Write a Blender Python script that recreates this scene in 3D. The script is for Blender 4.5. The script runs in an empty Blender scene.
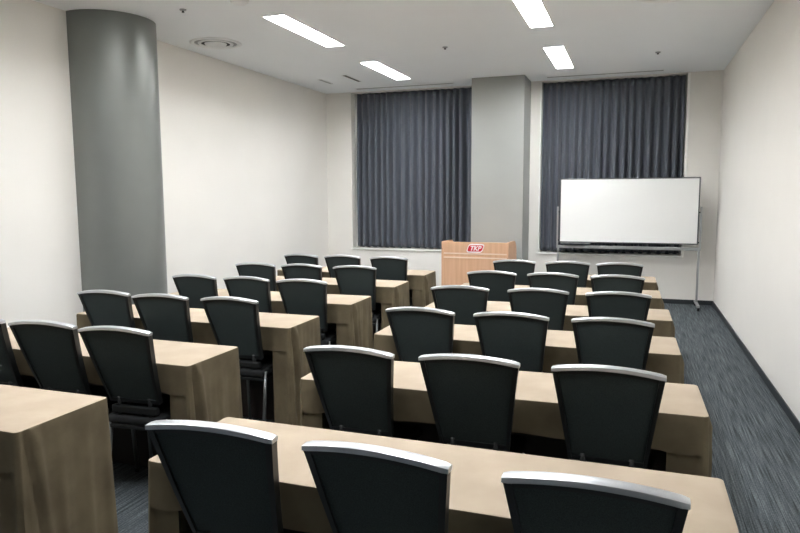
import bpy, bmesh, math, random
from mathutils import Vector, Matrix, Euler

scene = bpy.context.scene
COL = scene.collection
R = math.radians

# ------------------------------------------------------------------ room
XL, XR, YB, YF, H = -4.605, 1.022, 9.626, -1.6, 3.054

# ------------------------------------------------------------------ materials
def new_mat(name):
    m = bpy.data.materials.new(name)
    m.use_nodes = True
    nt = m.node_tree
    b = nt.nodes['Principled BSDF']
    return m, nt, b

def lin(c):
    def f(v):
        v /= 255.0
        return v / 12.92 if v <= 0.04045 else ((v + 0.055) / 1.055) ** 2.4
    return tuple(f(v) for v in c) + (1.0,)

def simple(name, rgb, rough=0.6, metal=0.0, spec=0.5, noise=None, bump=0.0, bscale=200.0):
    """Principled material with a little procedural colour variation and bump."""
    m, nt, b = new_mat(name)
    b.inputs['Roughness'].default_value = rough
    b.inputs['Metallic'].default_value = metal
    b.inputs['Specular IOR Level'].default_value = spec
    c = lin(rgb)
    tc = nt.nodes.new('ShaderNodeTexCoord')
    if noise:
        n = nt.nodes.new('ShaderNodeTexNoise')
        n.inputs['Scale'].default_value = noise[0]
        n.inputs['Detail'].default_value = 4
        nt.links.new(tc.outputs['Object'], n.inputs['Vector'])
        r = nt.nodes.new('ShaderNodeValToRGB')
        k = noise[1]
        r.color_ramp.elements[0].color = tuple(v * (1 - k) for v in c[:3]) + (1,)
        r.color_ramp.elements[1].color = tuple(min(1, v * (1 + k)) for v in c[:3]) + (1,)
        r.color_ramp.elements[0].position = 0.3
        r.color_ramp.elements[1].position = 0.7
        nt.links.new(n.outputs['Fac'], r.inputs['Fac'])
        nt.links.new(r.outputs['Color'], b.inputs['Base Color'])
    else:
        b.inputs['Base Color'].default_value = c
    if bump:
        n2 = nt.nodes.new('ShaderNodeTexNoise')
        n2.inputs['Scale'].default_value = bscale
        n2.inputs['Detail'].default_value = 3
        nt.links.new(tc.outputs['Object'], n2.inputs['Vector'])
        bp = nt.nodes.new('ShaderNodeBump')
        bp.inputs['Strength'].default_value = bump
        bp.inputs['Distance'].default_value = 0.01
        nt.links.new(n2.outputs['Fac'], bp.inputs['Height'])
        nt.links.new(bp.outputs['Normal'], b.inputs['Normal'])
    return m

M = {}
M['wall'] = simple('wall_paint', (235, 232, 226), 0.85, noise=(1.5, 0.015), bump=0.05, bscale=60)
M['wall_dark'] = simple('unseen_rear_wall_toned_dark', (80, 78, 75), 0.7, noise=(2, 0.05))
M['ceiling'] = simple('ceiling_paint', (246, 249, 251), 0.9, noise=(1.2, 0.012))
M['trim_white'] = simple('white_trim', (248, 247, 242), 0.5)
M['baseboard'] = simple('dark_baseboard', (44, 49, 52), 0.5)
M['pillar'] = simple('grey_pillar_paint', (152, 154, 150), 0.5, noise=(2.0, 0.03))
M['column'] = simple('grey_column_paint', (117, 120, 117), 0.36, metal=0.2, noise=(3.0, 0.03), bump=0.03, bscale=25)
M['frame_black'] = simple('black_plastic', (25, 28, 29), 0.42, noise=(30, 0.05))
M['seat_black'] = simple('black_fabric', (22, 24, 26), 0.9, noise=(120, 0.2), bump=0.1, bscale=500)
M['rail'] = simple('silver_rail', (205, 208, 212), 0.32, metal=0.75, noise=(25, 0.04))
M['leg_metal'] = simple('grey_leg_metal', (120, 122, 122), 0.35, metal=0.7)
M['dark_metal'] = simple('dark_metal', (36, 38, 40), 0.45, metal=0.3)
M['shelf'] = simple('dark_shelf', (40, 30, 27), 0.6, noise=(10, 0.1))
M['board'] = simple('whiteboard_surface', (243, 243, 240), 0.28, noise=(2, 0.01))
M['alu'] = simple('brushed_aluminium', (170, 172, 172), 0.38, metal=0.7, noise=(40, 0.04))
M['board_frame'] = simple('board_frame_grey', (92, 95, 97), 0.4, metal=0.5)
M['black'] = simple('black_rubber', (16, 17, 18), 0.6)
M['logo_white'] = simple('logo_white', (244, 238, 238), 0.5)
M['logo_red'] = simple('logo_red', (205, 24, 48), 0.5)
M['vent'] = simple('vent_white', (240, 241, 241), 0.6)
M['vent_dark'] = simple('vent_shadow', (70, 72, 72), 0.8)
M['slot_grey'] = simple('slot_grey', (176, 178, 178), 0.7)
M['groove'] = simple('pale_groove', (232, 208, 186), 0.6)
M['glass'] = simple('window_glass', (70, 80, 95), 0.05)

# fabric mesh of the chair back: fine weave
def mesh_fabric():
    m, nt, b = new_mat('black_mesh_fabric')
    tc = nt.nodes.new('ShaderNodeTexCoord')
    mp = nt.nodes.new('ShaderNodeMapping'); mp.inputs['Scale'].default_value = (1, 1, 1)
    nt.links.new(tc.outputs['Object'], mp.inputs['Vector'])
    n = nt.nodes.new('ShaderNodeTexNoise'); n.inputs['Scale'].default_value = 420; n.inputs['Detail'].default_value = 2
    nt.links.new(mp.outputs['Vector'], n.inputs['Vector'])
    r = nt.nodes.new('ShaderNodeValToRGB')
    r.color_ramp.elements[0].color = lin((40, 48, 48)); r.color_ramp.elements[1].color = lin((64, 74, 74))
    r.color_ramp.elements[0].position = 0.3; r.color_ramp.elements[1].position = 0.75
    nt.links.new(n.outputs['Fac'], r.inputs['Fac'])
    nt.links.new(r.outputs['Color'], b.inputs['Base Color'])
    b.inputs['Roughness'].default_value = 0.75
    b.inputs['Specular IOR Level'].default_value = 0.35
    bp = nt.nodes.new('ShaderNodeBump'); bp.inputs['Strength'].default_value = 0.15; bp.inputs['Distance'].default_value = 0.004
    nt.links.new(n.outputs['Fac'], bp.inputs['Height']); nt.links.new(bp.outputs['Normal'], b.inputs['Normal'])
    return m
M['mesh'] = mesh_fabric()

def cloth_mat(name, c0, c1):
    m, nt, b = new_mat(name)
    tc = nt.nodes.new('ShaderNodeTexCoord')
    n = nt.nodes.new('ShaderNodeTexNoise'); n.inputs['Scale'].default_value = 6; n.inputs['Detail'].default_value = 5
    nt.links.new(tc.outputs['Object'], n.inputs['Vector'])
    r = nt.nodes.new('ShaderNodeValToRGB')
    r.color_ramp.elements[0].color = lin(c0); r.color_ramp.elements[1].color = lin(c1)
    r.color_ramp.elements[0].position = 0.35; r.color_ramp.elements[1].position = 0.65
    nt.links.new(n.outputs['Fac'], r.inputs['Fac']); nt.links.new(r.outputs['Color'], b.inputs['Base Color'])
    b.inputs['Roughness'].default_value = 0.8
    b.inputs['Specular IOR Level'].default_value = 0.25
    w = nt.nodes.new('ShaderNodeTexNoise'); w.inputs['Scale'].default_value = 14; w.inputs['Detail'].default_value = 5
    nt.links.new(tc.outputs['Object'], w.inputs['Vector'])
    bp = nt.nodes.new('ShaderNodeBump'); bp.inputs['Strength'].default_value = 0.06; bp.inputs['Distance'].default_value = 0.02
    nt.links.new(w.outputs['Fac'], bp.inputs['Height']); nt.links.new(bp.outputs['Normal'], b.inputs['Normal'])
    return m
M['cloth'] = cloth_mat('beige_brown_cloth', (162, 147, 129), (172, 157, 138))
M['cloth_shaded'] = cloth_mat('brown_cloth_shaded_sides', (92, 82, 64), (110, 99, 78))  # same cloth on the hanging sides, their shade painted in as darker brown

def carpet_mat():
    m, nt, b = new_mat('striated_carpet')
    tc = nt.nodes.new('ShaderNodeTexCoord')
    def streak(sx, sy, detail):
        mp = nt.nodes.new('ShaderNodeMapping'); mp.inputs['Scale'].default_value = (sx, sy, 1)
        nt.links.new(tc.outputs['Object'], mp.inputs['Vector'])
        n = nt.nodes.new('ShaderNodeTexNoise'); n.inputs['Scale'].default_value = 1; n.inputs['Detail'].default_value = detail
        nt.links.new(mp.outputs['Vector'], n.inputs['Vector'])
        return n
    a = streak(165, 3.0, 2); c = streak(90, 150, 1); d = streak(45, 1.0, 1)
    def ramp(src, c0, c1, p0, p1):
        r = nt.nodes.new('ShaderNodeValToRGB')
        r.color_ramp.elements[0].color = c0; r.color_ramp.elements[1].color = c1
        r.color_ramp.elements[0].position = p0; r.color_ramp.elements[1].position = p1
        nt.links.new(src.outputs['Fac'], r.inputs['Fac']); return r
    ra = ramp(a, lin((52, 57, 60)), lin((104, 111, 115)), 0.3, 0.7)
    rc = ramp(c, (0.6, 0.6, 0.6, 1), (1.25, 1.25, 1.25, 1), 0.3, 0.7)
    rd = ramp(d, (0.85, 0.85, 0.85, 1), (1.1, 1.1, 1.1, 1), 0.35, 0.65)
    mx = nt.nodes.new('ShaderNodeMix'); mx.data_type = 'RGBA'; mx.blend_type = 'MULTIPLY'; mx.inputs['Factor'].default_value = 1
    nt.links.new(ra.outputs['Color'], mx.inputs[6]); nt.links.new(rc.outputs['Color'], mx.inputs[7])
    mx2 = nt.nodes.new('ShaderNodeMix'); mx2.data_type = 'RGBA'; mx2.blend_type = 'MULTIPLY'; mx2.inputs['Factor'].default_value = 1
    nt.links.new(mx.outputs[2], mx2.inputs[6]); nt.links.new(rd.outputs['Color'], mx2.inputs[7])
    nt.links.new(mx2.outputs[2], b.inputs['Base Color'])
    b.inputs['Roughness'].default_value = 0.95; b.inputs['Specular IOR Level'].default_value = 0.15
    bp = nt.nodes.new('ShaderNodeBump'); bp.inputs['Strength'].default_value = 0.3; bp.inputs['Distance'].default_value = 0.005
    nt.links.new(c.outputs['Fac'], bp.inputs['Height']); nt.links.new(bp.outputs['Normal'], b.inputs['Normal'])
    return m
M['carpet'] = carpet_mat()

def curtain_mat():
    m, nt, b = new_mat('slate_curtain')
    tc = nt.nodes.new('ShaderNodeTexCoord')
    n = nt.nodes.new('ShaderNodeTexNoise'); n.inputs['Scale'].default_value = 90; n.inputs['Detail'].default_value = 3
    nt.links.new(tc.outputs['Object'], n.inputs['Vector'])
    r = nt.nodes.new('ShaderNodeValToRGB')
    r.color_ramp.elements[0].color = lin((70, 75, 84)); r.color_ramp.elements[1].color = lin((88, 93, 102))
    nt.links.new(n.outputs['Fac'], r.inputs['Fac']); nt.links.new(r.outputs['Color'], b.inputs['Base Color'])
    b.inputs['Roughness'].default_value = 0.7
    b.inputs['Sheen Weight'].default_value = 0.2
    return m
M['curtain'] = curtain_mat()

def wood_mat():
    m, nt, b = new_mat('pale_wood')
    tc = nt.nodes.new('ShaderNodeTexCoord')
    mp = nt.nodes.new('ShaderNodeMapping'); mp.inputs['Scale'].default_value = (28, 28, 1.6)
    nt.links.new(tc.outputs['Object'], mp.inputs['Vector'])
    n = nt.nodes.new('ShaderNodeTexNoise'); n.inputs['Scale'].default_value = 1; n.inputs['Detail'].default_value = 5
    nt.links.new(mp.outputs['Vector'], n.inputs['Vector'])
    r = nt.nodes.new('ShaderNodeValToRGB')
    r.color_ramp.elements[0].color = lin((204, 160, 126)); r.color_ramp.elements[1].color = lin((218, 175, 141))
    r.color_ramp.elements[0].position = 0.3; r.color_ramp.elements[1].position = 0.7
    nt.links.new(n.outputs['Fac'], r.inputs['Fac']); nt.links.new(r.outputs['Color'], b.inputs['Base Color'])
    b.inputs['Roughness'].default_value = 0.5
    return m
M['wood'] = wood_mat()

def emit_mat(name, rgb, strength):
    m, nt, b = new_mat(name)
    b.inputs['Base Color'].default_value = (0.9, 0.9, 0.9, 1)
    b.inputs['Emission Color'].default_value = lin(rgb)
    b.inputs['Emission Strength'].default_value = strength
    return m
M['diffuser'] = emit_mat('lamp_diffuser', (250, 252, 255), 23.0)

# ------------------------------------------------------------------ mesh helpers
def obj(name, bm, mat, parent=None, smooth=False, loc=None):
    me = bpy.data.meshes.new(name)
    bmesh.ops.recalc_face_normals(bm, faces=bm.faces[:])
    bm.to_mesh(me); bm.free()
    if smooth:
        for p in me.polygons: p.use_smooth = True
    o = bpy.data.objects.new(name, me)
    if mat: me.materials.append(mat)
    COL.objects.link(o)
    if parent: o.parent = parent
    if loc: o.location = loc
    return o

def soft(o, angle=35):
    """smooth shading with sharp edges kept"""
    me = o.data
    for p in me.polygons: p.use_smooth = True
    bm = bmesh.new(); bm.from_mesh(me)
    for e in bm.edges:
        if len(e.link_faces) == 2 and e.calc_face_angle(0) > R(angle): e.smooth = False
    bm.to_mesh(me); bm.free()
    return o

def box(bm, x0, x1, y0, y1, z0, z1, bev=0.0):
    t = bmesh.new()
    vs = [t.verts.new((x, y, z)) for x in (x0, x1) for y in (y0, y1) for z in (z0, z1)]
    for f in ((0,1,3,2),(4,6,7,5),(0,4,5,1),(2,3,7,6),(0,2,6,4),(1,5,7,3)):
        t.faces.new([vs[i] for i in f])
    if bev:
        bmesh.ops.bevel(t, geom=t.edges[:], offset=bev, segments=2, affect='EDGES', profile=0.5)
    merge(bm, t)

def merge(bm, t):
    me = bpy.data.meshes.new('tmp'); t.to_mesh(me); t.free()
    bm.from_mesh(me); bpy.data.meshes.remove(me)

def tube(bm, pts, r, seg=10, caps=True):
    pts = [Vector(p) for p in pts]
    rings = []
    for i, p in enumerate(pts):
        if i == 0: d = pts[1] - p
        elif i == len(pts) - 1: d = p - pts[-2]
        else: d = (pts[i + 1] - p).normalized() + (p - pts[i - 1]).normalized()
        d.normalize()
        a = Vector((0, 0, 1)) if abs(d.z) < 0.9 else Vector((1, 0, 0))
        u = d.cross(a).normalized(); v = d.cross(u)
        rr = r[i] if isinstance(r, (list, tuple)) else r
        rings.append([bm.verts.new(p + u * rr * math.cos(2 * math.pi * k / seg) + v * rr * math.sin(2 * math.pi * k / seg)) for k in range(seg)])
    for a, b in zip(rings, rings[1:]):
        for k in range(seg):
            bm.faces.new((a[k], a[(k + 1) % seg], b[(k + 1) % seg], b[k]))
    if caps:
        bm.faces.new(rings[0][::-1]); bm.faces.new(rings[-1])

def lathe(bm, prof, c=(0, 0, 0), seg=40, closed=False):
    rings = []
    for r, z in prof:
        if r < 1e-5: rings.append([bm.verts.new((c[0], c[1], c[2] + z))])
        else: rings.append([bm.verts.new((c[0] + r * math.cos(2 * math.pi * k / seg), c[1] + r * math.sin(2 * math.pi * k / seg), c[2] + z)) for k in range(seg)])
    pairs = list(zip(rings, rings[1:]))
    if closed: pairs.append((rings[-1], rings[0]))
    for a, b in pairs:
        for k in range(seg):
            k2 = (k + 1) % seg
            if len(a) == 1 and len(b) == 1: continue
            if len(a) == 1: bm.faces.new((a[0], b[k2], b[k]))
            elif len(b) == 1: bm.faces.new((a[k], a[k2], b[0]))
            else: bm.faces.new((a[k], a[k2], b[k2], b[k]))

def prism(bm, poly, axis, a0, a1):
    """extrude a 2-D polygon along an axis (0: poly is (y,z); 1: (x,z); 2: (x,y))"""
    def mk(p, a):
        if axis == 0: return (a, p[0], p[1])
        if axis == 1: return (p[0], a, p[1])
        return (p[0], p[1], a)
    v0 = [bm.verts.new(mk(p, a0)) for p in poly]; v1 = [bm.verts.new(mk(p, a1)) for p in poly]
    bm.faces.new(v0); bm.faces.new(v1[::-1])
    n = len(poly)
    for i in range(n):
        bm.faces.new((v0[i], v0[(i + 1) % n], v1[(i + 1) % n], v1[i]))

def slab(bm, P, us, vs, t0, t1):
    """closed slab over a grid: P(u, v, t) with thickness parameter t from t0 to t1"""
    A = [[bm.verts.new(P(u, v, t0)) for v in vs] for u in us]
    B = [[bm.verts.new(P(u, v, t1)) for v in vs] for u in us]
    nu, nv = len(us), len(vs)
    for i in range(nu - 1):
        for j in range(nv - 1):
            bm.faces.new((A[i][j], A[i + 1][j], A[i + 1][j + 1], A[i][j + 1]))
            bm.faces.new((B[i][j], B[i][j + 1], B[i + 1][j + 1], B[i + 1][j]))
    for i in range(nu - 1):
        bm.faces.new((A[i][0], B[i][0], B[i + 1][0], A[i + 1][0]))
        bm.faces.new((A[i][-1], A[i + 1][-1], B[i + 1][-1], B[i][-1]))
    for j in range(nv - 1):
        bm.faces.new((A[0][j], A[0][j + 1], B[0][j + 1], B[0][j]))
        bm.faces.new((A[-1][j], B[-1][j], B[-1][j + 1], A[-1][j + 1]))

def lsp(a, b, n): return [a + (b - a) * i / (n - 1) for i in range(n)]

def thing(name, label, cat, loc=(0, 0, 0), rotz=0.0, group=None):
    o = bpy.data.objects.new(name, None); COL.objects.link(o)
    o.empty_display_size = 0.1
    o.location = loc; o.rotation_euler = (0, 0, rotz)
    tag(o, label, cat, group); return o

def tag(o, label, cat, group=None):
    o['label'] = label; o['category'] = cat
    if group: o['group'] = group
    return o

def struct(name, bm, mat, parent=None, smooth=False):
    o = obj(name, bm, mat, parent, smooth)
    if not parent: o['kind'] = 'structure'
    return o

def dup(root, loc, rotz, label, group=None):
    r = root.copy(); COL.objects.link(r); r.location = loc; r.rotation_euler = (0, 0, rotz)
    r['label'] = label
    if group: r['group'] = group
    for ch in list(root.children):
        c = ch.copy(); COL.objects.link(c); c.parent = r
        for g in list(ch.children):
            d = g.copy(); COL.objects.link(d); d.parent = c
    return r

# ------------------------------------------------------------------ setting
bm = bmesh.new(); box(bm, XL - 0.3, XR + 0.3, YF - 0.3, YB + 0.5, -0.12, 0.0); struct('floor', bm, M['carpet'])
# ceiling with recesses for the linear lights
LXL, LXR, LL, LW, LD = -3.035, -0.878, 1.29, 0.212, 0.05
LYS = {LXL: (1.55, 3.75, 5.95, 8.15), LXR: (1.48, 3.68, 5.88, 8.10)}
xs = [XL - 0.3, LXL - LW/2, LXL + LW/2, LXR - LW/2, LXR + LW/2, XR + 0.3]
bm = bmesh.new()
for i in range(5):
    if i in (1, 3):
        y = YF - 0.3
        for c in LYS[LXL if i == 1 else LXR]:
            box(bm, xs[i], xs[i + 1], y, c - LL/2, H, H + 0.12)
            box(bm, xs[i], xs[i + 1], c - LL/2, c + LL/2, H + LD + 0.012, H + 0.12)
            y = c + LL/2
        box(bm, xs[i], xs[i + 1], y, YB + 0.5, H, H + 0.12)
    else:
        box(bm, xs[i], xs[i + 1], YF - 0.3, YB + 0.5, H, H + 0.12)
struct('ceiling', bm, M['ceiling'])
bm = bmesh.new(); box(bm, XL - 0.25, XL, YF, YB, 0, H); struct('wall_left', bm, M['wall'])
bm = bmesh.new(); box(bm, XR, XR + 0.25, YF, YB, 0, H); struct('wall_right', bm, M['wall'])
bm = bmesh.new(); box(bm, XL - 0.25, XR + 0.25, YF - 0.25, YF, 0, H); struct('wall_front_unseen', bm, M['wall_dark'])  # unseen behind the camera, toned dark to cut bounce light on near tables

# back wall with two window openings
W1 = (-4.185, -2.0); W2 = (-1.292, 0.612); ZS, ZT = 0.63, H - 0.012
bm = bmesh.new()
Y1 = YB + 0.32
box(bm, XL - 0.25, W1[0], YB, Y1, 0, H)
box(bm, W1[1], W2[0], YB, Y1, 0, H)
box(bm, W2[1], XR + 0.25, YB, Y1, 0, H)
for w in (W1, W2):
    box(bm, w[0], w[1], YB, Y1, 0, ZS)
    box(bm, w[0], w[1], YB, Y1, ZT, H)
struct('wall_back', bm, M['wall'])

for i, w in enumerate((W1, W2), 1):
    fr = bmesh.new()
    y0, y1 = YB + 0.20, YB + 0.27
    t = 0.05
    box(fr, w[0], w[0] + t, y0, y1, ZS, ZT, 0.004); box(fr, w[1] - t, w[1], y0, y1, ZS, ZT, 0.004)
    box(fr, w[0] + t, w[1] - t, y0, y1, ZS, ZS + t, 0.004); box(fr, w[0] + t, w[1] - t, y0, y1, ZT - t, ZT, 0.004)
    xm = (w[0] + w[1]) / 2
    box(fr, xm - 0.03, xm + 0.03, y0, y1, ZS + t, ZT - t, 0.004)
    f = struct('window_%d' % i, fr, M['trim_white'])
    g = bmesh.new(); box(g, w[0] + t, xm - 0.03, y0 + 0.03, y0 + 0.04, ZS + t, ZT - t); box(g, xm + 0.03, w[1] - t, y0 + 0.03, y0 + 0.04, ZS + t, ZT - t)
    obj('window_pane', g, M['glass'], f)
    s = bmesh.new()
    x1 = -2.15 if i == 1 else w[1] + 0.02
    box(s, w[0] - 0.02, x1, YB - 0.022, YB + 0.199, ZS, ZS + 0.022, 0.004)
    obj('window_sill', s, M['trim_white'], f)

# white trim standing at the window jambs
bm = bmesh.new(); box(bm, W2[1] - 0.012, W2[1] + 0.022, YB - 0.012, YB + 0.198, ZS + 0.023, ZT, 0.003); struct('trim_1', bm, M['trim_white'])
bm = bmesh.new(); box(bm, W2[0] - 0.004, W2[0] + 0.016, YB - 0.008, YB + 0.198, ZS + 0.023, ZT, 0.003); struct('trim_2', bm, M['trim_white'])
bm = bmesh.new(); box(bm, W1[0] + 0.0005, W1[0] + 0.035, YB + 0.150, YB + 0.198, ZS + 0.023, ZT, 0.003); struct('trim_3', bm, M['trim_white'])

# square pillar against the back wall and round column by the left wall
bm = bmesh.new(); box(bm, -2.143, -1.429, 9.051, YB + 0.01, 0, H); pil = struct('pillar_back', bm, M['pillar'])
CX, CY, CR = -4.525, 4.965, 0.405
bm = bmesh.new(); lathe(bm, [(CR, 0.0), (CR, H)], (CX, CY, 0), 96); colm = struct('column_left', bm, M['column'], smooth=True)

# baseboards
BH = 0.06
bm = bmesh.new(); box(bm, XR - 0.012, XR, YF, YB, 0, BH, 0.002); struct('baseboard_right', bm, M['baseboard'])
bm = bmesh.new(); box(bm, -1.429, XR - 0.012, YB - 0.012, YB, 0, BH, 0.002); box(bm, XL + 0.012, -2.143, YB - 0.012, YB, 0, BH, 0.002); struct('baseboard_back', bm, M['baseboard'])
bm = bmesh.new(); box(bm, XL, XL + 0.012, YF, CY - CR + 0.02, 0, BH, 0.002); box(bm, XL, XL + 0.012, CY + CR - 0.02, YB, 0, BH, 0.002); struct('baseboard_left', bm, M['baseboard'])

# ------------------------------------------------------------------ curtains
def curtain(x0, x1, y, z0, z1, n, seed, label):
    rnd = random.Random(seed)
    bm = bmesh.new()
    NU = n * 14; NV = 30
    ph = [0.0]
    w = [rnd.uniform(0.75, 1.25) for _ in range(n)]
    tot = sum(w); cum = [0]
    for a in w: cum.append(cum[-1] + a / tot)
    amp = [rnd.uniform(0.8, 1.15) for _ in range(n + 1)]
    drift = [rnd.uniform(-0.02, 0.02) for _ in range(n + 1)]
    rows = []
    for j in range(NV + 1):
        v = j / NV                      # 0 top, 1 bottom
        row = []
        for i in range(NU + 1):
            k, s = divmod(i, 14); s /= 14
            if k == n: k, s = n - 1, 1.0
            u = cum[k] + (cum[k + 1] - cum[k]) * s
            a = amp[k] * (1 - s) + amp[k + 1] * s
            d = drift[k] * (1 - s) + drift[k + 1] * s
            A = 0.060 * a * (0.35 + 0.65 * min(1, v * 2.2))
            yy = y - A * math.cos(2 * math.pi * s) + 0.010 * math.sin(2 * math.pi * (2 * s + v * 1.3 + k * .37)) * v
            xx = x0 + (x1 - x0) * u + d * v * 0.7 * math.sin(math.pi * u) + 0.012 * math.sin(2 * math.pi * s * 2) * v
            zz = z1 + (z0 - z1) * v + (0.012 * math.cos(2 * math.pi * s) if j == NV else 0)
            row.append(bm.verts.new((xx, yy, zz)))
        rows.append(row)
    for a, b in zip(rows, rows[1:]):
        for i in range(NU): bm.faces.new((a[i], a[i + 1], b[i + 1], b[i]))
    o = obj('curtain', bm, M['curtain'], smooth=True)
    sol = o.modifiers.new('thick', 'SOLIDIFY'); sol.thickness = 0.004
    tag(o, label, 'curtain', 'dark pleated curtains over the back windows')
    return o
CYY = YB + 0.105
curtain(-4.115, -2.03, CYY, 0.668, ZT - 0.008, 18, 4, 'dark slate pleated curtain in the left window, left of the square pillar')
curtain(-1.268, 0.580, CYY, 0.668, ZT - 0.008, 17, 9, 'dark slate pleated curtain in the right window, behind the whiteboard')

# ------------------------------------------------------------------ ceiling fixtures
def make_light():
    t = thing('ceiling_light', '', 'ceiling light', (0, 0, H), 0, 'linear ceiling lights')
    L, Wd, e = LL, LW, 0.012
    f = bmesh.new()
    for (x0, x1, y0, y1) in ((-Wd/2 - e, -Wd/2 + 0.003, -L/2 - e, L/2 + e), (Wd/2 - 0.003, Wd/2 + e, -L/2 - e, L/2 + e),
                             (-Wd/2 + 0.003, Wd/2 - 0.003, -L/2 - e, -L/2 + 0.003), (-Wd/2 + 0.003, Wd/2 - 0.003, L/2 - 0.003, L/2 + e)):
        box(f, x0, x1, y0, y1, -0.006, -0.0005, 0.001)
    for (x0, x1, y0, y1) in ((-Wd/2 + 0.0005, -Wd/2 + 0.003, -L/2 + 0.0005, L/2 - 0.0005), (Wd/2 - 0.003, Wd/2 - 0.0005, -L/2 + 0.0005, L/2 - 0.0005),
                             (-Wd/2 + 0.003, Wd/2 - 0.003, -L/2 + 0.0005, -L/2 + 0.003), (-Wd/2 + 0.003, Wd/2 - 0.003, L/2 - 0.003, L/2 - 0.0005)):
        box(f, x0, x1, y0, y1, -0.0004, LD + 0.005)
    obj('frame', f, M['trim_white'], t)
    d = bmesh.new(); box(d, -Wd/2 + 0.0035, Wd/2 - 0.0035, -L/2 + 0.0035, L/2 - 0.0035, LD, LD + 0.010)
    obj('diffuser', d, M['diffuser'], t)
    return t
li = make_light(); li.location = (LXL, 5.95, H)
li['label'] = 'lit linear ceiling light, near one of the left pair, beside the round vent'
for x, y, lab in ((LXL, 8.15, 'lit linear ceiling light, far one of the left pair, near the left curtain'),
                  (LXR, 5.88, 'lit linear ceiling light of the right pair, cut by the top of the photo'),
                  (LXR, 8.10, 'short-looking lit ceiling light near the top of the right curtain'),  # the next four are unseen: continue the two lines, added for their light
                  (LXL, 3.75, 'lit linear ceiling light of the left line, above the front tables, unseen above the picture'),
                  (LXR, 3.68, 'lit linear ceiling light of the right line, above the front tables, unseen above the picture'),
                  (LXL, 1.55, 'lit linear ceiling light of the left line, nearest the viewer, unseen above the picture'),
                  (LXR, 1.48, 'lit linear ceiling light of the right line, nearest the viewer, unseen above the picture')):
    dup(li, (x, y, H), 0, lab)

def make_vent(loc, label):
    t = thing('ceiling_vent', label, 'vent', loc, 0, 'round ceiling air vents')
    b = bmesh.new()
    lathe(b, [(0.262, -0.0005), (0.262, -0.006), (0.235, -0.016), (0.218, -0.010), (0.214, -0.0005)], seg=48, closed=True); obj('outer_ring', b, M['vent'], t, True)
    b = bmesh.new(); lathe(b, [(0.0, -0.0005), (0.214, -0.0005), (0.214, -0.0016), (0, -0.0016)], seg=48); obj('throat', b, M['slot_grey'], t)
    b = bmesh.new(); lathe(b, [(0.180, -0.006), (0.172, -0.018), (0.145, -0.012), (0.152, -0.004)], seg=48, closed=True); obj('cone_ring', b, M['vent'], t, True)
    b = bmesh.new(); lathe(b, [(0.113, -0.010), (0.104, -0.022), (0, -0.026)], seg=40); lathe(b, [(0.113, -0.010), (0.0, -0.004)], seg=40); obj('centre_cone', b, M['vent'], t, True)
    b = bmesh.new(); lathe(b, [(0.150, -0.004), (0.113, -0.004), (0.113, -0.0025), (0.150, -0.0025)], seg=40, closed=True); obj('gap', b, M['vent_dark'], t)
make_vent((-4.135, 6.04, H), 'round white ceiling vent beside the grey column and left ceiling light')
make_vent((0.20, 5.80, H), 'round white ceiling vent at the top edge, right of the lights')

def sprinkler(x, y, label):
    t = thing('sprinkler', label, 'sprinkler', (x, y, H), 0, 'small ceiling sprinklers')
    b = bmesh.new(); lathe(b, [(0.0, -0.0005), (0.030, -0.0005), (0.026, -0.010), (0.0, -0.012)], seg=20); obj('plate', b, M['alu'], t, True)
    b = bmesh.new(); lathe(b, [(0.0, -0.012), (0.009, -0.012), (0.008, -0.020), (0.012, -0.022), (0.012, -0.025), (0, -0.025)], seg=14); obj('nozzle', b, M['dark_metal'], t, True)
sprinkler(-3.65, 4.875, 'small dark sprinkler in the ceiling right of the round column')
sprinkler(0.189, 8.144, 'small dark sprinkler in the ceiling above the right curtain')
sprinkler(-1.966, 7.056, 'small pale sprinkler in the ceiling above the square pillar')

b = bmesh.new(); lathe(b, [(0.0, -0.0005), (0.075, -0.0005), (0.072, -0.018), (0.052, -0.034), (0.03, -0.040), (0, -0.042)], seg=32)
tag(obj('smoke_detector', b, M['vent'], None, True, (-3.05, 4.80, H)), 'white round smoke detector cut by the top edge of the ceiling', 'smoke detector')

def slot(name, x0, x1, y0, y1, mat, label, cat, group=None):
    t = thing(name, label, cat, ((x0 + x1) / 2, (y0 + y1) / 2, H), 0, group)
    hx, hy = (x1 - x0) / 2, (y1 - y0) / 2
    e = 0.008
    f = bmesh.new()
    box(f, -hx, hx, -hy, -hy + e, -0.006, -0.0005); box(f, -hx, hx, hy - e, hy, -0.006, -0.0005)
    box(f, -hx, -hx + e, -hy + e, hy - e, -0.006, -0.0005); box(f, hx - e, hx, -hy + e, hy - e, -0.006, -0.0005)
    obj('frame', f, M['vent'], t)
    s = bmesh.new(); box(s, -hx + e, hx - e, -hy + e, hy - e, -0.003, -0.0005); obj('slot', s, mat, t)
slot('air_slot', -3.98, -2.48, 9.30, 9.40, M['slot_grey'], 'thin linear air slot in the ceiling before the left curtain', 'air slot', 'linear air slots')
slot('air_slot', -1.18, 0.30, 9.30, 9.40, M['slot_grey'], 'thin linear air slot in the ceiling before the right curtain', 'air slot', 'linear air slots')
slot('access_slot', -3.70, -3.63, 8.20, 8.76, M['vent_dark'], 'narrow dark ceiling slot left of the far left light', 'ceiling slot', 'narrow ceiling slots')
slot('access_slot', -4.14, -4.09, 8.40, 8.78, M['slot_grey'], 'faint narrow ceiling slot close to the left wall', 'ceiling slot', 'narrow ceiling slots')

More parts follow.
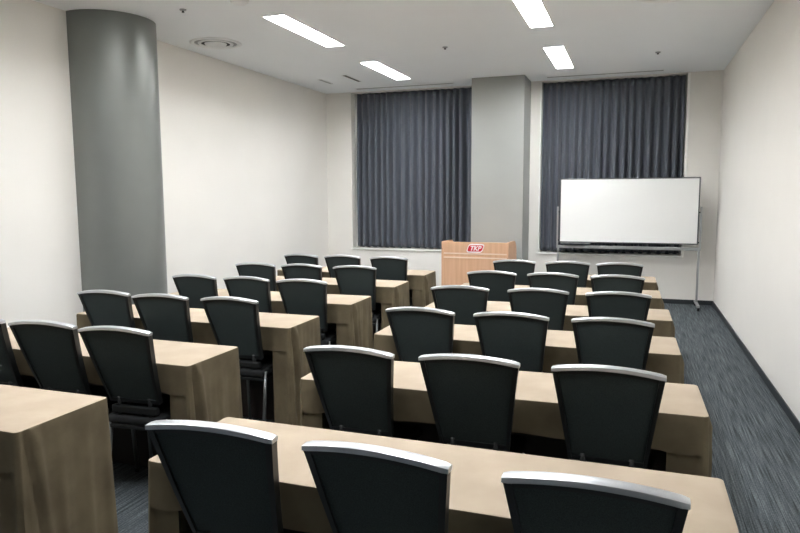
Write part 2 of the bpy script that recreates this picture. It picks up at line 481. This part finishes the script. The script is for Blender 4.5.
# ------------------------------------------------------------------ chairs
ZB, ZTOP, WB, WT, ARCH, BOW = 0.515, 0.881, 0.138, 0.187, 0.019, 0.010
def back_pt(u, v, t):
    """u -1..1 across, v 0 bottom..1 top, t depth forward (metres)"""
    hw = WB + (WT - WB) * (v ** 1.1)
    x = u * hw
    lean = 0.125 * (1 - v) - 0.004 * math.sin(math.pi * v)
    y = lean - BOW * (1 - u * u) * (0.4 + 0.6 * v) + t
    z = ZB + (ZTOP - ZB) * v + ARCH * (1 - u * u) * v * v + 0.25 * t
    return Vector((x, y, z))

def make_chair():
    t = thing('conference_chair', '', 'chair', (0, 0, 0), 0, 'black conference chairs behind the tables')
    us = lsp(-1, 1, 17)
    # side uprights + bottom bar = back frame
    f = bmesh.new()
    def Pf(u, v, q): return back_pt(u, v, q)
    e = 0.90
    for s in (-1, 1):
        slab(f, Pf, sorted([s * 1.0, s * 0.95, s * e]), lsp(0, 0.985, 14), 0.0, 0.028)
    slab(f, Pf, lsp(-e, e, 13), lsp(0.0, 0.055, 3), 0.002, 0.026)
    slab(f, Pf, lsp(-e, e, 13), lsp(0.945, 0.985, 3), 0.002, 0.026)
    bf = obj('back_frame', f, M['frame_black'], t); soft(bf, 40)
    # mesh panel slightly inset
    p = bmesh.new(); slab(p, Pf, lsp(-e, e, 15), lsp(0.055, 0.945, 14), 0.0065, 0.022)
    bp_ = obj('back_panel', p, M['mesh'], t); soft(bp_, 40)
    # silver top rail, arched strip with bevelled section
    r = bmesh.new()
    rings = []
    sec = [(-0.004, -0.0065), (-0.005, -0.003), (-0.004, 0.0065), (-0.001, 0.0085), (0.027, 0.0095), (0.032, 0.007), (0.032, -0.003), (0.028, -0.007)]
    for u in lsp(-1.012, 1.012, 25):
        c = back_pt(u, 1.0, 0.0)
        k = 1.0 if abs(u) < 1.0 else 0.82
        rings.append([r.verts.new(c + Vector((0, a * k + (1 - k) * 0.012, b2 * k))) for a, b2 in sec])
    n = len(sec)
    for a, b2 in zip(rings, rings[1:]):
        for i in range(n): r.faces.new((a[i], a[(i + 1) % n], b2[(i + 1) % n], b2[i]))
    r.faces.new(rings[0]); r.faces.new(rings[-1][::-1])
    rl = obj('top_rail', r, M['rail'], t); rl['label'] = 'silver arched top rail'; soft(rl, 40)
    # seat cushion
    s = bmesh.new()
    box(s, -0.162, 0.162, 0.11, 0.47, 0.405, 0.455, 0.018)
    for v in s.verts:
        if v.co.y < 0.2: v.co.x *= 0.93
    st = obj('seat', s, M['seat_black'], t); soft(st, 50)
    sf = bmesh.new(); box(sf, -0.142, 0.142, 0.115, 0.45, 0.385, 0.404, 0.004); obj('seat_frame', sf, M['frame_black'], t)
    # two bars joining the backrest to the seat
    for sx in (-1, 1):
        b = bmesh.new()
        tube(b, [(sx * 0.085, 0.128, 0.545), (sx * 0.085, 0.132, 0.50), (sx * 0.085, 0.128, 0.45), (sx * 0.085, 0.16, 0.400)], 0.013, 10)
        o = obj('back_support', b, M['frame_black'], t, True)
    cb = bmesh.new(); box(cb, -0.125, 0.125, 0.113, 0.145, 0.462, 0.502, 0.008); obj('cross_bar', cb, M['frame_black'], t)
    # four legs with glides
    for sx in (-1, 1):
        for (yt, yb) in ((0.145, 0.085), (0.41, 0.44)):
            l = bmesh.new()
            tube(l, [(sx * 0.150, yt, 0.44 if yt < 0.2 else 0.395), (sx * 0.155, yt + (yb - yt) * 0.4, 0.26), (sx * 0.158, yb, 0.012)], 0.0105, 10)
            lo = obj('leg', l, M['leg_metal'], t, True)
            g = bmesh.new(); lathe(g, [(0.0, 0.0), (0.014, 0.0), (0.015, 0.010), (0.011, 0.018), (0, 0.018)], (sx * 0.158, yb, 0), 12)
            obj('foot_glide', g, M['black'], lo, True)
    return t

# tables: rear right corner (x, y), angle
RLEN, DEP, TZ = 1.597, 0.416, 0.72
TABS = {
 'L1': (-1.909, 1.997, 0.0013), 'L2': (-1.903, 2.899, -0.0092), 'L3': (-1.891, 3.813, 0.0053),
 'L4': (-1.883, 4.691, 0.0146), 'L5': (-1.890, 5.615, 0.010), 'L6': (-1.886, 6.451, 0.0045),
 'R1': (0.254, 1.946, -0.0025), 'R2': (0.266, 2.895, 0.012), 'R3': (0.2325, 3.8285, 0.0082),
 'R4': (0.2387, 4.740, 0.0061), 'R5': (0.209, 5.648, 0.0063), 'R6': (0.200, 6.573, 0.0033)}
# chair: (x of mid, distance behind table edge, rotation in degrees)
CH = {
 'L2': [(-3.103, 0.126, 1.6), (-2.651, 0.126, 3.4), (-2.211, 0.130, 3.4)],
 'L3': [(-3.131, 0.126, 3.2), (-2.685, 0.149, 4.0), (-2.216, 0.127, -0.5)],
 'L4': [(-3.098, 0.126, -0.6), (-2.651, 0.126, -1.0), (-2.194, 0.145, 4.0)],
 'L5': [(-3.114, 0.173, 2.2), (-2.677, 0.153, 1.4), (-2.187, 0.145, 3.3)],
 'L6': [(-3.126, 0.148, -4.0), (-2.680, 0.137, 0.3), (-2.190, 0.160, -0.2)],
 'R1': [(-1.031, 0.126, 2.5), (-0.564, 0.139, -3.0), (-0.066, 0.154, -0.6)],
 'R2': [(-1.041, 0.141, -0.8), (-0.562, 0.133, 0.9), (-0.071, 0.145, -1.7)],
 'R3': [(-1.046, 0.141, -1.2), (-0.569, 0.139, -0.5), (-0.084, 0.146, -1.2)],
 'R4': [(-1.052, 0.182, 4.0), (-0.555, 0.163, 1.4), (-0.077, 0.167, 1.7)],
 'R5': [(-1.023, 0.217, 2.8), (-0.564, 0.203, -1.7), (-0.103, 0.212, 1.8)],
 'R6': [(-1.001, 0.250, 3.9), (-0.537, 0.250, 2.8), (-0.104, 0.247, 4.0)],}
NTH = {'1': 'nearest', '2': 'second', '3': 'third', '4': 'fourth', '5': 'fifth', '6': 'farthest'}
BLK = {'L': 'left', 'R': 'right'}
POS = ['left', 'middle', 'right']
chair0 = make_chair(); first = True
for k, lst in CH.items():
    tx, ty, ta = TABS[k]
    for i, (x, off, rz) in enumerate(lst):
        yn = ty - DEP - math.sin(ta) * (tx - x)
        lab = 'black silver-railed chair, %s of three at the %s table of the %s block' % (POS[i], NTH[k[1]], BLK[k[0]])
        loc = (x, yn - off, 0)
        if first:
            chair0.location = loc; chair0.rotation_euler = (0, 0, R(rz)); chair0['label'] = lab; first = False
        else:
            dup(chair0, loc, R(rz), lab)

# ------------------------------------------------------------------ draped tables
def cloth_mesh(L, D, Z, wl, wr, seed, am=1.0):
    """cloth over a table; local origin at the centre of the top footprint on the floor.
    near side (-y) has a short flap with an open middle; far side and ends reach the floor"""
    rnd = random.Random(seed)
    bm = bmesh.new()
    hx, hy, rc = L / 2, D / 2, 0.018
    # perimeter of the table edge, counter-clockwise from the near-left corner, densely sampled
    pts = []   # (x, y, nx, ny, side, along)
    def side(p0, p1, nx, ny, nm, n):
        for i in range(n):
            a = i / n
            pts.append((p0[0] + (p1[0] - p0[0]) * a, p0[1] + (p1[1] - p0[1]) * a, nx, ny, nm, a))
    def arc(cx, cy, a0, nm):
        for i in range(6):
            a = a0 + math.pi / 2 * i / 6
            pts.append((cx + rc * math.cos(a), cy + rc * math.sin(a), math.cos(a), math.sin(a), nm, i / 6))
    side((-hx + rc, -hy), (hx - rc, -hy), 0, -1, 'near', 120)
    arc(hx - rc, -hy + rc, -math.pi / 2, 'c_nr')
    side((hx, -hy + rc), (hx, hy - rc), 1, 0, 'right', 40)
    arc(hx - rc, hy - rc, 0, 'c_fr')
    side((hx - rc, hy), (-hx + rc, hy), 0, 1, 'far', 110)
    arc(-hx + rc, hy - rc, math.pi / 2, 'c_fl')
    side((-hx, hy - rc), (-hx, -hy + rc), -1, 0, 'left', 40)
    arc(-hx + rc, -hy + rc, math.pi, 'c_nl')
    N = len(pts)
    FL = 0.145
    # v levels: the flap zone, a crease, then down to the floor
    vs = [0.0, 0.004, 0.012, 0.03, 0.06, 0.09, 0.12, 0.138, FL, FL + 0.004] + lsp(0.175, Z - 0.006, 17)
    nwaves = [(rnd.uniform(2.2, 3.6), rnd.uniform(0, 6.28), rnd.uniform(0.5, 1.0)) for _ in range(3)]
    w2 = [(rnd.uniform(5, 8), rnd.uniform(0, 6.28), rnd.uniform(0.25, 0.55)) for _ in range(2)]
    clump = [rnd.uniform(-0.4, 0.4) for _ in range(4)]
    pd = {'nr': rnd.uniform(0.75, 1.2), 'nl': rnd.uniform(0.75, 1.2)}
    def disp(x, y, nx, ny, nm, a, v):
        q = max(0, v - 0.01) / Z
        nearish = nm in ('near',)
        s_ = (x * abs(ny) + y * abs(nx) * 3.2)
        w = sum(A * math.sin(2 * math.pi * fq * (s_ + 0.05 * q) + ph) for fq, ph, A in nwaves) / 3
        w += sum(A * math.sin(2 * math.pi * fq * s_ + ph + 2.2 * q) for fq, ph, A in w2) / 2
        amp = 0.018 * am * q ** 0.8
        flare = 0.018 * q
        if nearish:
            amp *= 0.35; flare *= 0.3
            if v > FL: flare -= 0.006
            e_ = min(1.0, max(0.0, min(x + hx - wl + 0.02, hx - wr + 0.02 - x) / 0.06))
            flare -= 0.024 * e_ * min(1.0, v / FL)
        if nm == 'far': amp *= 0.5; flare *= 0.2
        d = flare + amp * w * (0.5 if nm in ('c_nr', 'c_nl', 'c_fr', 'c_fl') else 1.0)
        # corner pleat on the end faces: a diagonal fold starting below the near corner
        if nm in ('right', 'left'):
            t = a if nm == 'right' else 1 - a      # 0 at the near corner
            fold = 0.05 + 0.16 * q
            g = math.exp(-((t - fold) / 0.035) ** 2)
            d += (-0.020 * g + 0.014 * math.exp(-((t - fold - 0.09) / 0.05) ** 2)) * min(1, v / 0.06) * pd['nr' if nm == 'right' else 'nl'] * (0.4 + 0.8 * am)
            # soft hanging folds
            d += 0.006 * am * math.sin(2 * math.pi * (3.3 * t + 0.5 * q) + clump[0] * 6) * q ** 0.6
        return max(d, -0.030) if nm not in ('near',) else d
    rings = []
    for v in vs:
        ring = []
        for (x, y, nx, ny, nm, a) in pts:
            d = disp(x, y, nx, ny, nm, a, v)
            if v == 0.0:
                ring.append(bm.verts.new((x - nx * 0.008, y - ny * 0.008, Z)))
            elif v == 0.004:
                ring.append(bm.verts.new((x - nx * 0.002, y - ny * 0.002, Z - 0.0025)))
            else:
                wob = 0.0
                if v > Z - 0.02: wob = 0.006 * (0.5 + 0.5 * math.sin(11 * (x + 2 * y) + seed))
                if nm == 'near' and abs(v - FL) < 0.002: wob = 0.003 * math.sin(17 * x + seed)
                ring.append(bm.verts.new((x + nx * d, y + ny * d, Z - v + wob)))
        rings.append(ring)
    def openmid(i):
        x = pts[i][0]
        return pts[i][4] == 'near' and -hx + wl < x < hx - wr
    ifl = vs.index(FL)
    for j in range(len(vs) - 1):
        for i in range(N):
            i2 = (i + 1) % N
            if j >= ifl and openmid(i) and openmid(i2): continue
            bm.faces.new((rings[j][i], rings[j][i2], rings[j + 1][i2], rings[j + 1][i]))
    bm.faces.new(rings[0])
    return bm

WR = {'L': (0.085, 0.12), 'R': (0.085, 0.125)}
for n_, (k, (tx, ty, ta)) in enumerate(TABS.items()):
    ex = Vector((math.cos(ta), math.sin(ta))); ey = Vector((-math.sin(ta), math.cos(ta)))
    c = Vector((tx, ty)) - ex * RLEN / 2 - ey * DEP / 2
    lab = 'long brown cloth-covered table, %s to the viewer in the %s block' % (NTH[k[1]] if k[1] == '1' else NTH[k[1]] + ' closest' if k[1] != '6' else 'the one farthest', BLK[k[0]])
    lab = lab.replace('farthest to', 'farthest from')
    t = thing('draped_table', lab, 'table', (c.x, c.y, 0), ta, 'cloth-covered tables in two blocks')
    wl, wr = WR[k[0]]
    cl = obj('tablecloth', cloth_mesh(RLEN, DEP, TZ, wl, wr, 11 + n_, {'L1': 0.45, 'L2': 0.8}.get(k, 1.15)), M['cloth'], t); soft(cl, 50)
    cl.data.materials.append(M['cloth_shaded'])
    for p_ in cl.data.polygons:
        if p_.normal.z < 0.6: p_.material_index = 1  # steep faces get the cloth tone with shade painted in
    hx, hy = RLEN / 2 - 0.035, DEP / 2 - 0.035
    b = bmesh.new(); box(b, -hx, hx, -hy, hy, TZ - 0.032, TZ - 0.004, 0.003); obj('tabletop', b, M['shelf'], t)
    b = bmesh.new(); box(b, -hx + 0.05, hx - 0.05, -hy + 0.05, hy, 0.548, 0.562, 0.002); obj('shelf', b, M['shelf'], t)
    b = bmesh.new(); box(b, -hx + 0.05, hx - 0.05, hy - 0.012, hy, 0.004, 0.545, 0.002); obj('dark_shade_panel', b, M['shelf'], t)  # dark sheet carried down to the floor, standing in for under-table shade
    for sx in (-1, 1):
        for sy in (-1, 1):
            l = bmesh.new(); x_, y_ = sx * (hx - 0.02), sy * (hy - 0.012)
            box(l, x_ - 0.014, x_ + 0.014, y_ - 0.012, y_ + 0.012, 0.0, TZ - 0.032, 0.003)
            obj('leg', l, M['dark_metal'], t)

# ------------------------------------------------------------------ lectern
LX0, LX1, LY, LH = -2.325, -1.462, 8.20, 0.888
t = thing('lectern', 'pale wood lectern with a red and white logo, before the square pillar', 'lectern', ((LX0 + LX1) / 2, LY, 0))
hw = (LX1 - LX0) / 2
b = bmesh.new(); box(b, -hw + 0.022, hw - 0.022, 0.004, 0.026, 0.03, LH - 0.004, 0.002); fp = obj('front_panel', b, M['wood'], t)
def side_poly():
    # (y, z) profile: upright front, level top with a rounded rear corner
    p = [(0.0, 0.0), (0.0, LH - 0.012), (0.02, LH), (0.12, LH - 0.002), (0.30, LH - 0.004)]
    for i in range(0, 11):
        a = R(88 - 88 * i / 10)
        p.append((0.42 + 0.18 * math.cos(a), LH - 0.19 + 0.18 * math.sin(a)))
    p += [(0.60, 0.0)]
    return p
for s in (-1, 1):
    b = bmesh.new(); x0 = s * hw - (0.022 if s > 0 else 0); prism(b, side_poly(), 0, x0, x0 + 0.022); obj('side_panel', b, M['wood'], t)
b = bmesh.new(); prism(b, [(0.026, LH - 0.022), (0.026, LH - 0.006), (0.50, LH - 0.12), (0.50, LH - 0.136)], 0, -hw + 0.022, hw - 0.022); obj('reading_top', b, M['wood'], t)
b = bmesh.new(); box(b, -hw + 0.022, hw - 0.022, 0.026, 0.55, 0.40, 0.42, 0.002); obj('shelf', b, M['wood'], t)
b = bmesh.new(); box(b, -hw + 0.022, hw - 0.022, 0.026, 0.58, 0.03, 0.05, 0.002); obj('bottom_board', b, M['wood'], t)
for z in (0.738, 0.686):
    b = bmesh.new(); box(b, -hw + 0.03, hw - 0.022, -0.0015, 0.005, z - 0.008, z + 0.008); o = obj('inlay_strip', b, M['groove'], t); o['label'] = 'pale horizontal inlay strip'
# logo plaque: white rounded slanted plate, red field, white letters
def slanted(bm, w, h, sh, r, y0, y1):
    poly = []
    for cx, cz, a0 in ((w/2 - r, -h/2 + r, -90), (w/2 - r, h/2 - r, 0), (-w/2 + r, h/2 - r, 90), (-w/2 + r, -h/2 + r, 180)):
        for i in range(7):
            a = R(a0 + 15 * i); x = cx + r * math.cos(a); z = cz + r * math.sin(a)
            poly.append((x + sh * z, z))
    prism(bm, poly, 1, y0, y1)
lgx, lgz = 0.012, 0.808
b = bmesh.new(); slanted(b, 0.205, 0.112, 0.35, 0.032, -0.003, 0.0035)
lg = obj('logo', b, M['logo_white'], t, loc=(lgx, 0, lgz)); lg['label'] = 'red and white company logo'
b = bmesh.new(); slanted(b, 0.188, 0.080, 0.35, 0.026, -0.0045, -0.003)
obj('logo_field', b, M['logo_red'], lg)
cu = bpy.data.curves.new('logo_letters', 'FONT'); cu.body = 'TKP'; cu.size = 0.082; cu.shear = 0.3; cu.align_x = 'CENTER'; cu.align_y = 'CENTER'
cu.extrude = 0.0008; cu.offset = 0.0022; cu.space_character = 0.95
tmpo = bpy.data.objects.new('letters_curve', cu); COL.objects.link(tmpo); bpy.context.view_layer.update()
lme = bpy.data.meshes.new_from_object(tmpo.evaluated_get(bpy.context.evaluated_depsgraph_get()))
bpy.data.objects.remove(tmpo); lme.name = 'logo_letters'; lme.materials.clear(); lme.materials.append(M['logo_white'])
lt = bpy.data.objects.new('logo_letters', lme); COL.objects.link(lt)
lt.parent = lg; lt.rotation_euler = (R(90), 0, 0); lt.location = (-0.004, -0.0053, -0.002)

# ------------------------------------------------------------------ whiteboard
WX0, WX1, WY = -0.972, 0.785, 9.35
t = thing('whiteboard', 'white mobile whiteboard on a metal stand before the right curtain', 'whiteboard', ((WX0 + WX1) / 2, WY, 0))
hw = (WX1 - WX0) / 2; z0, z1 = 0.822, 1.692
b = bmesh.new(); box(b, -hw + 0.014, hw - 0.014, -0.012, 0.012, z0 + 0.014, z1 - 0.014); o = obj('board', b, M['board'], t)
b = bmesh.new()
box(b, -hw, hw, -0.018, 0.018, z1 - 0.016, z1, 0.003); box(b, -hw, hw, -0.018, 0.018, z0, z0 + 0.016, 0.003)
box(b, -hw, -hw + 0.016, -0.018, 0.018, z0 + 0.016, z1 - 0.016, 0.003); box(b, hw - 0.016, hw, -0.018, 0.018, z0 + 0.016, z1 - 0.016, 0.003)
obj('board_frame', b, M['board_frame'], t)
b = bmesh.new(); prism(b, [(-0.075, z0 - 0.012), (-0.078, z0 + 0.004), (-0.072, z0 + 0.004), (-0.070, z0 - 0.006), (-0.019, z0 - 0.006), (-0.019, z0 - 0.012)], 0, -hw + 0.03, -hw + 0.42); obj('pen_tray', b, M['alu'], t)
for s in (-1, 1):
    b = bmesh.new(); x = s * (hw + 0.022)
    box(b, x - 0.011, x + 0.011, -0.015, 0.015, 0.745, 1.312, 0.003); up = obj('upright', b, M['alu'], t)
    b = bmesh.new()
    for z in (1.24, 0.85): tube(b, [(s * (hw - 0.004), 0, z), (s * (hw + 0.034), 0, z)], 0.010, 12)
    obj('pivot', b, M['dark_metal'], up, True)
    xl = s * (hw + 0.010)
    b = bmesh.new(); box(b, xl - 0.013, xl + 0.013, -0.018, 0.018, 0.06, 0.7445, 0.003); obj('leg', b, M['alu'], t)
    b = bmesh.new(); box(b, xl - 0.018, xl + 0.018, -0.31, 0.20, 0.045, 0.075, 0.006); ft = obj('foot', b, M['alu'], t)
    for y in (-0.285, 0.175):
        c_ = bmesh.new(); tmp = bmesh.new(); lathe(tmp, [(0, -0.012), (0.021, -0.012), (0.023, 0.0), (0.021, 0.012), (0, 0.012)], seg=18)
        bmesh.ops.rotate(tmp, verts=tmp.verts, matrix=Matrix.Rotation(R(90), 3, 'Y')); bmesh.ops.translate(tmp, verts=tmp.verts, vec=(xl, y, 0.023)); merge(c_, tmp)
        obj('caster', c_, M['black'], ft, True)
b = bmesh.new(); box(b, -hw - 0.033, hw + 0.033, -0.020, 0.020, 0.745, 0.785, 0.004); obj('cross_bar', b, M['alu'], t)

# ------------------------------------------------------------------ camera
f_px, yaw, pitch, roll, camh = 664.33, 0.3390, 0.1095, -0.0050, 1.5012
fw = Vector((-math.sin(yaw) * math.cos(pitch), math.cos(yaw) * math.cos(pitch), -math.sin(pitch)))
rt = Vector((math.cos(yaw), math.sin(yaw), 0)); up = rt.cross(fw)
r2 = rt * math.cos(roll) + up * math.sin(roll); u2 = -rt * math.sin(roll) + up * math.cos(roll)
mat = Matrix((r2, u2, -fw)).transposed().to_4x4(); mat.translation = Vector((0, 0, camh))
cd = bpy.data.cameras.new('camera'); cam = bpy.data.objects.new('camera', cd); COL.objects.link(cam)
cam.matrix_world = mat; cd.sensor_width = 36; cd.lens = f_px / 800 * 36; cd.clip_start = 0.05
scene.camera = cam

# ------------------------------------------------------------------ world and view
w = bpy.data.worlds.new('world'); scene.world = w; w.use_nodes = True
w.node_tree.nodes['Background'].inputs['Color'].default_value = (0.6, 0.7, 0.9, 1); w.node_tree.nodes['Background'].inputs['Strength'].default_value = 0.3
scene.view_settings.view_transform = 'Standard'
scene.view_settings.look = 'None'
scene.view_settings.exposure = 1.42
scene.cycles.max_bounces = 10
scene.cycles.diffuse_bounces = 6
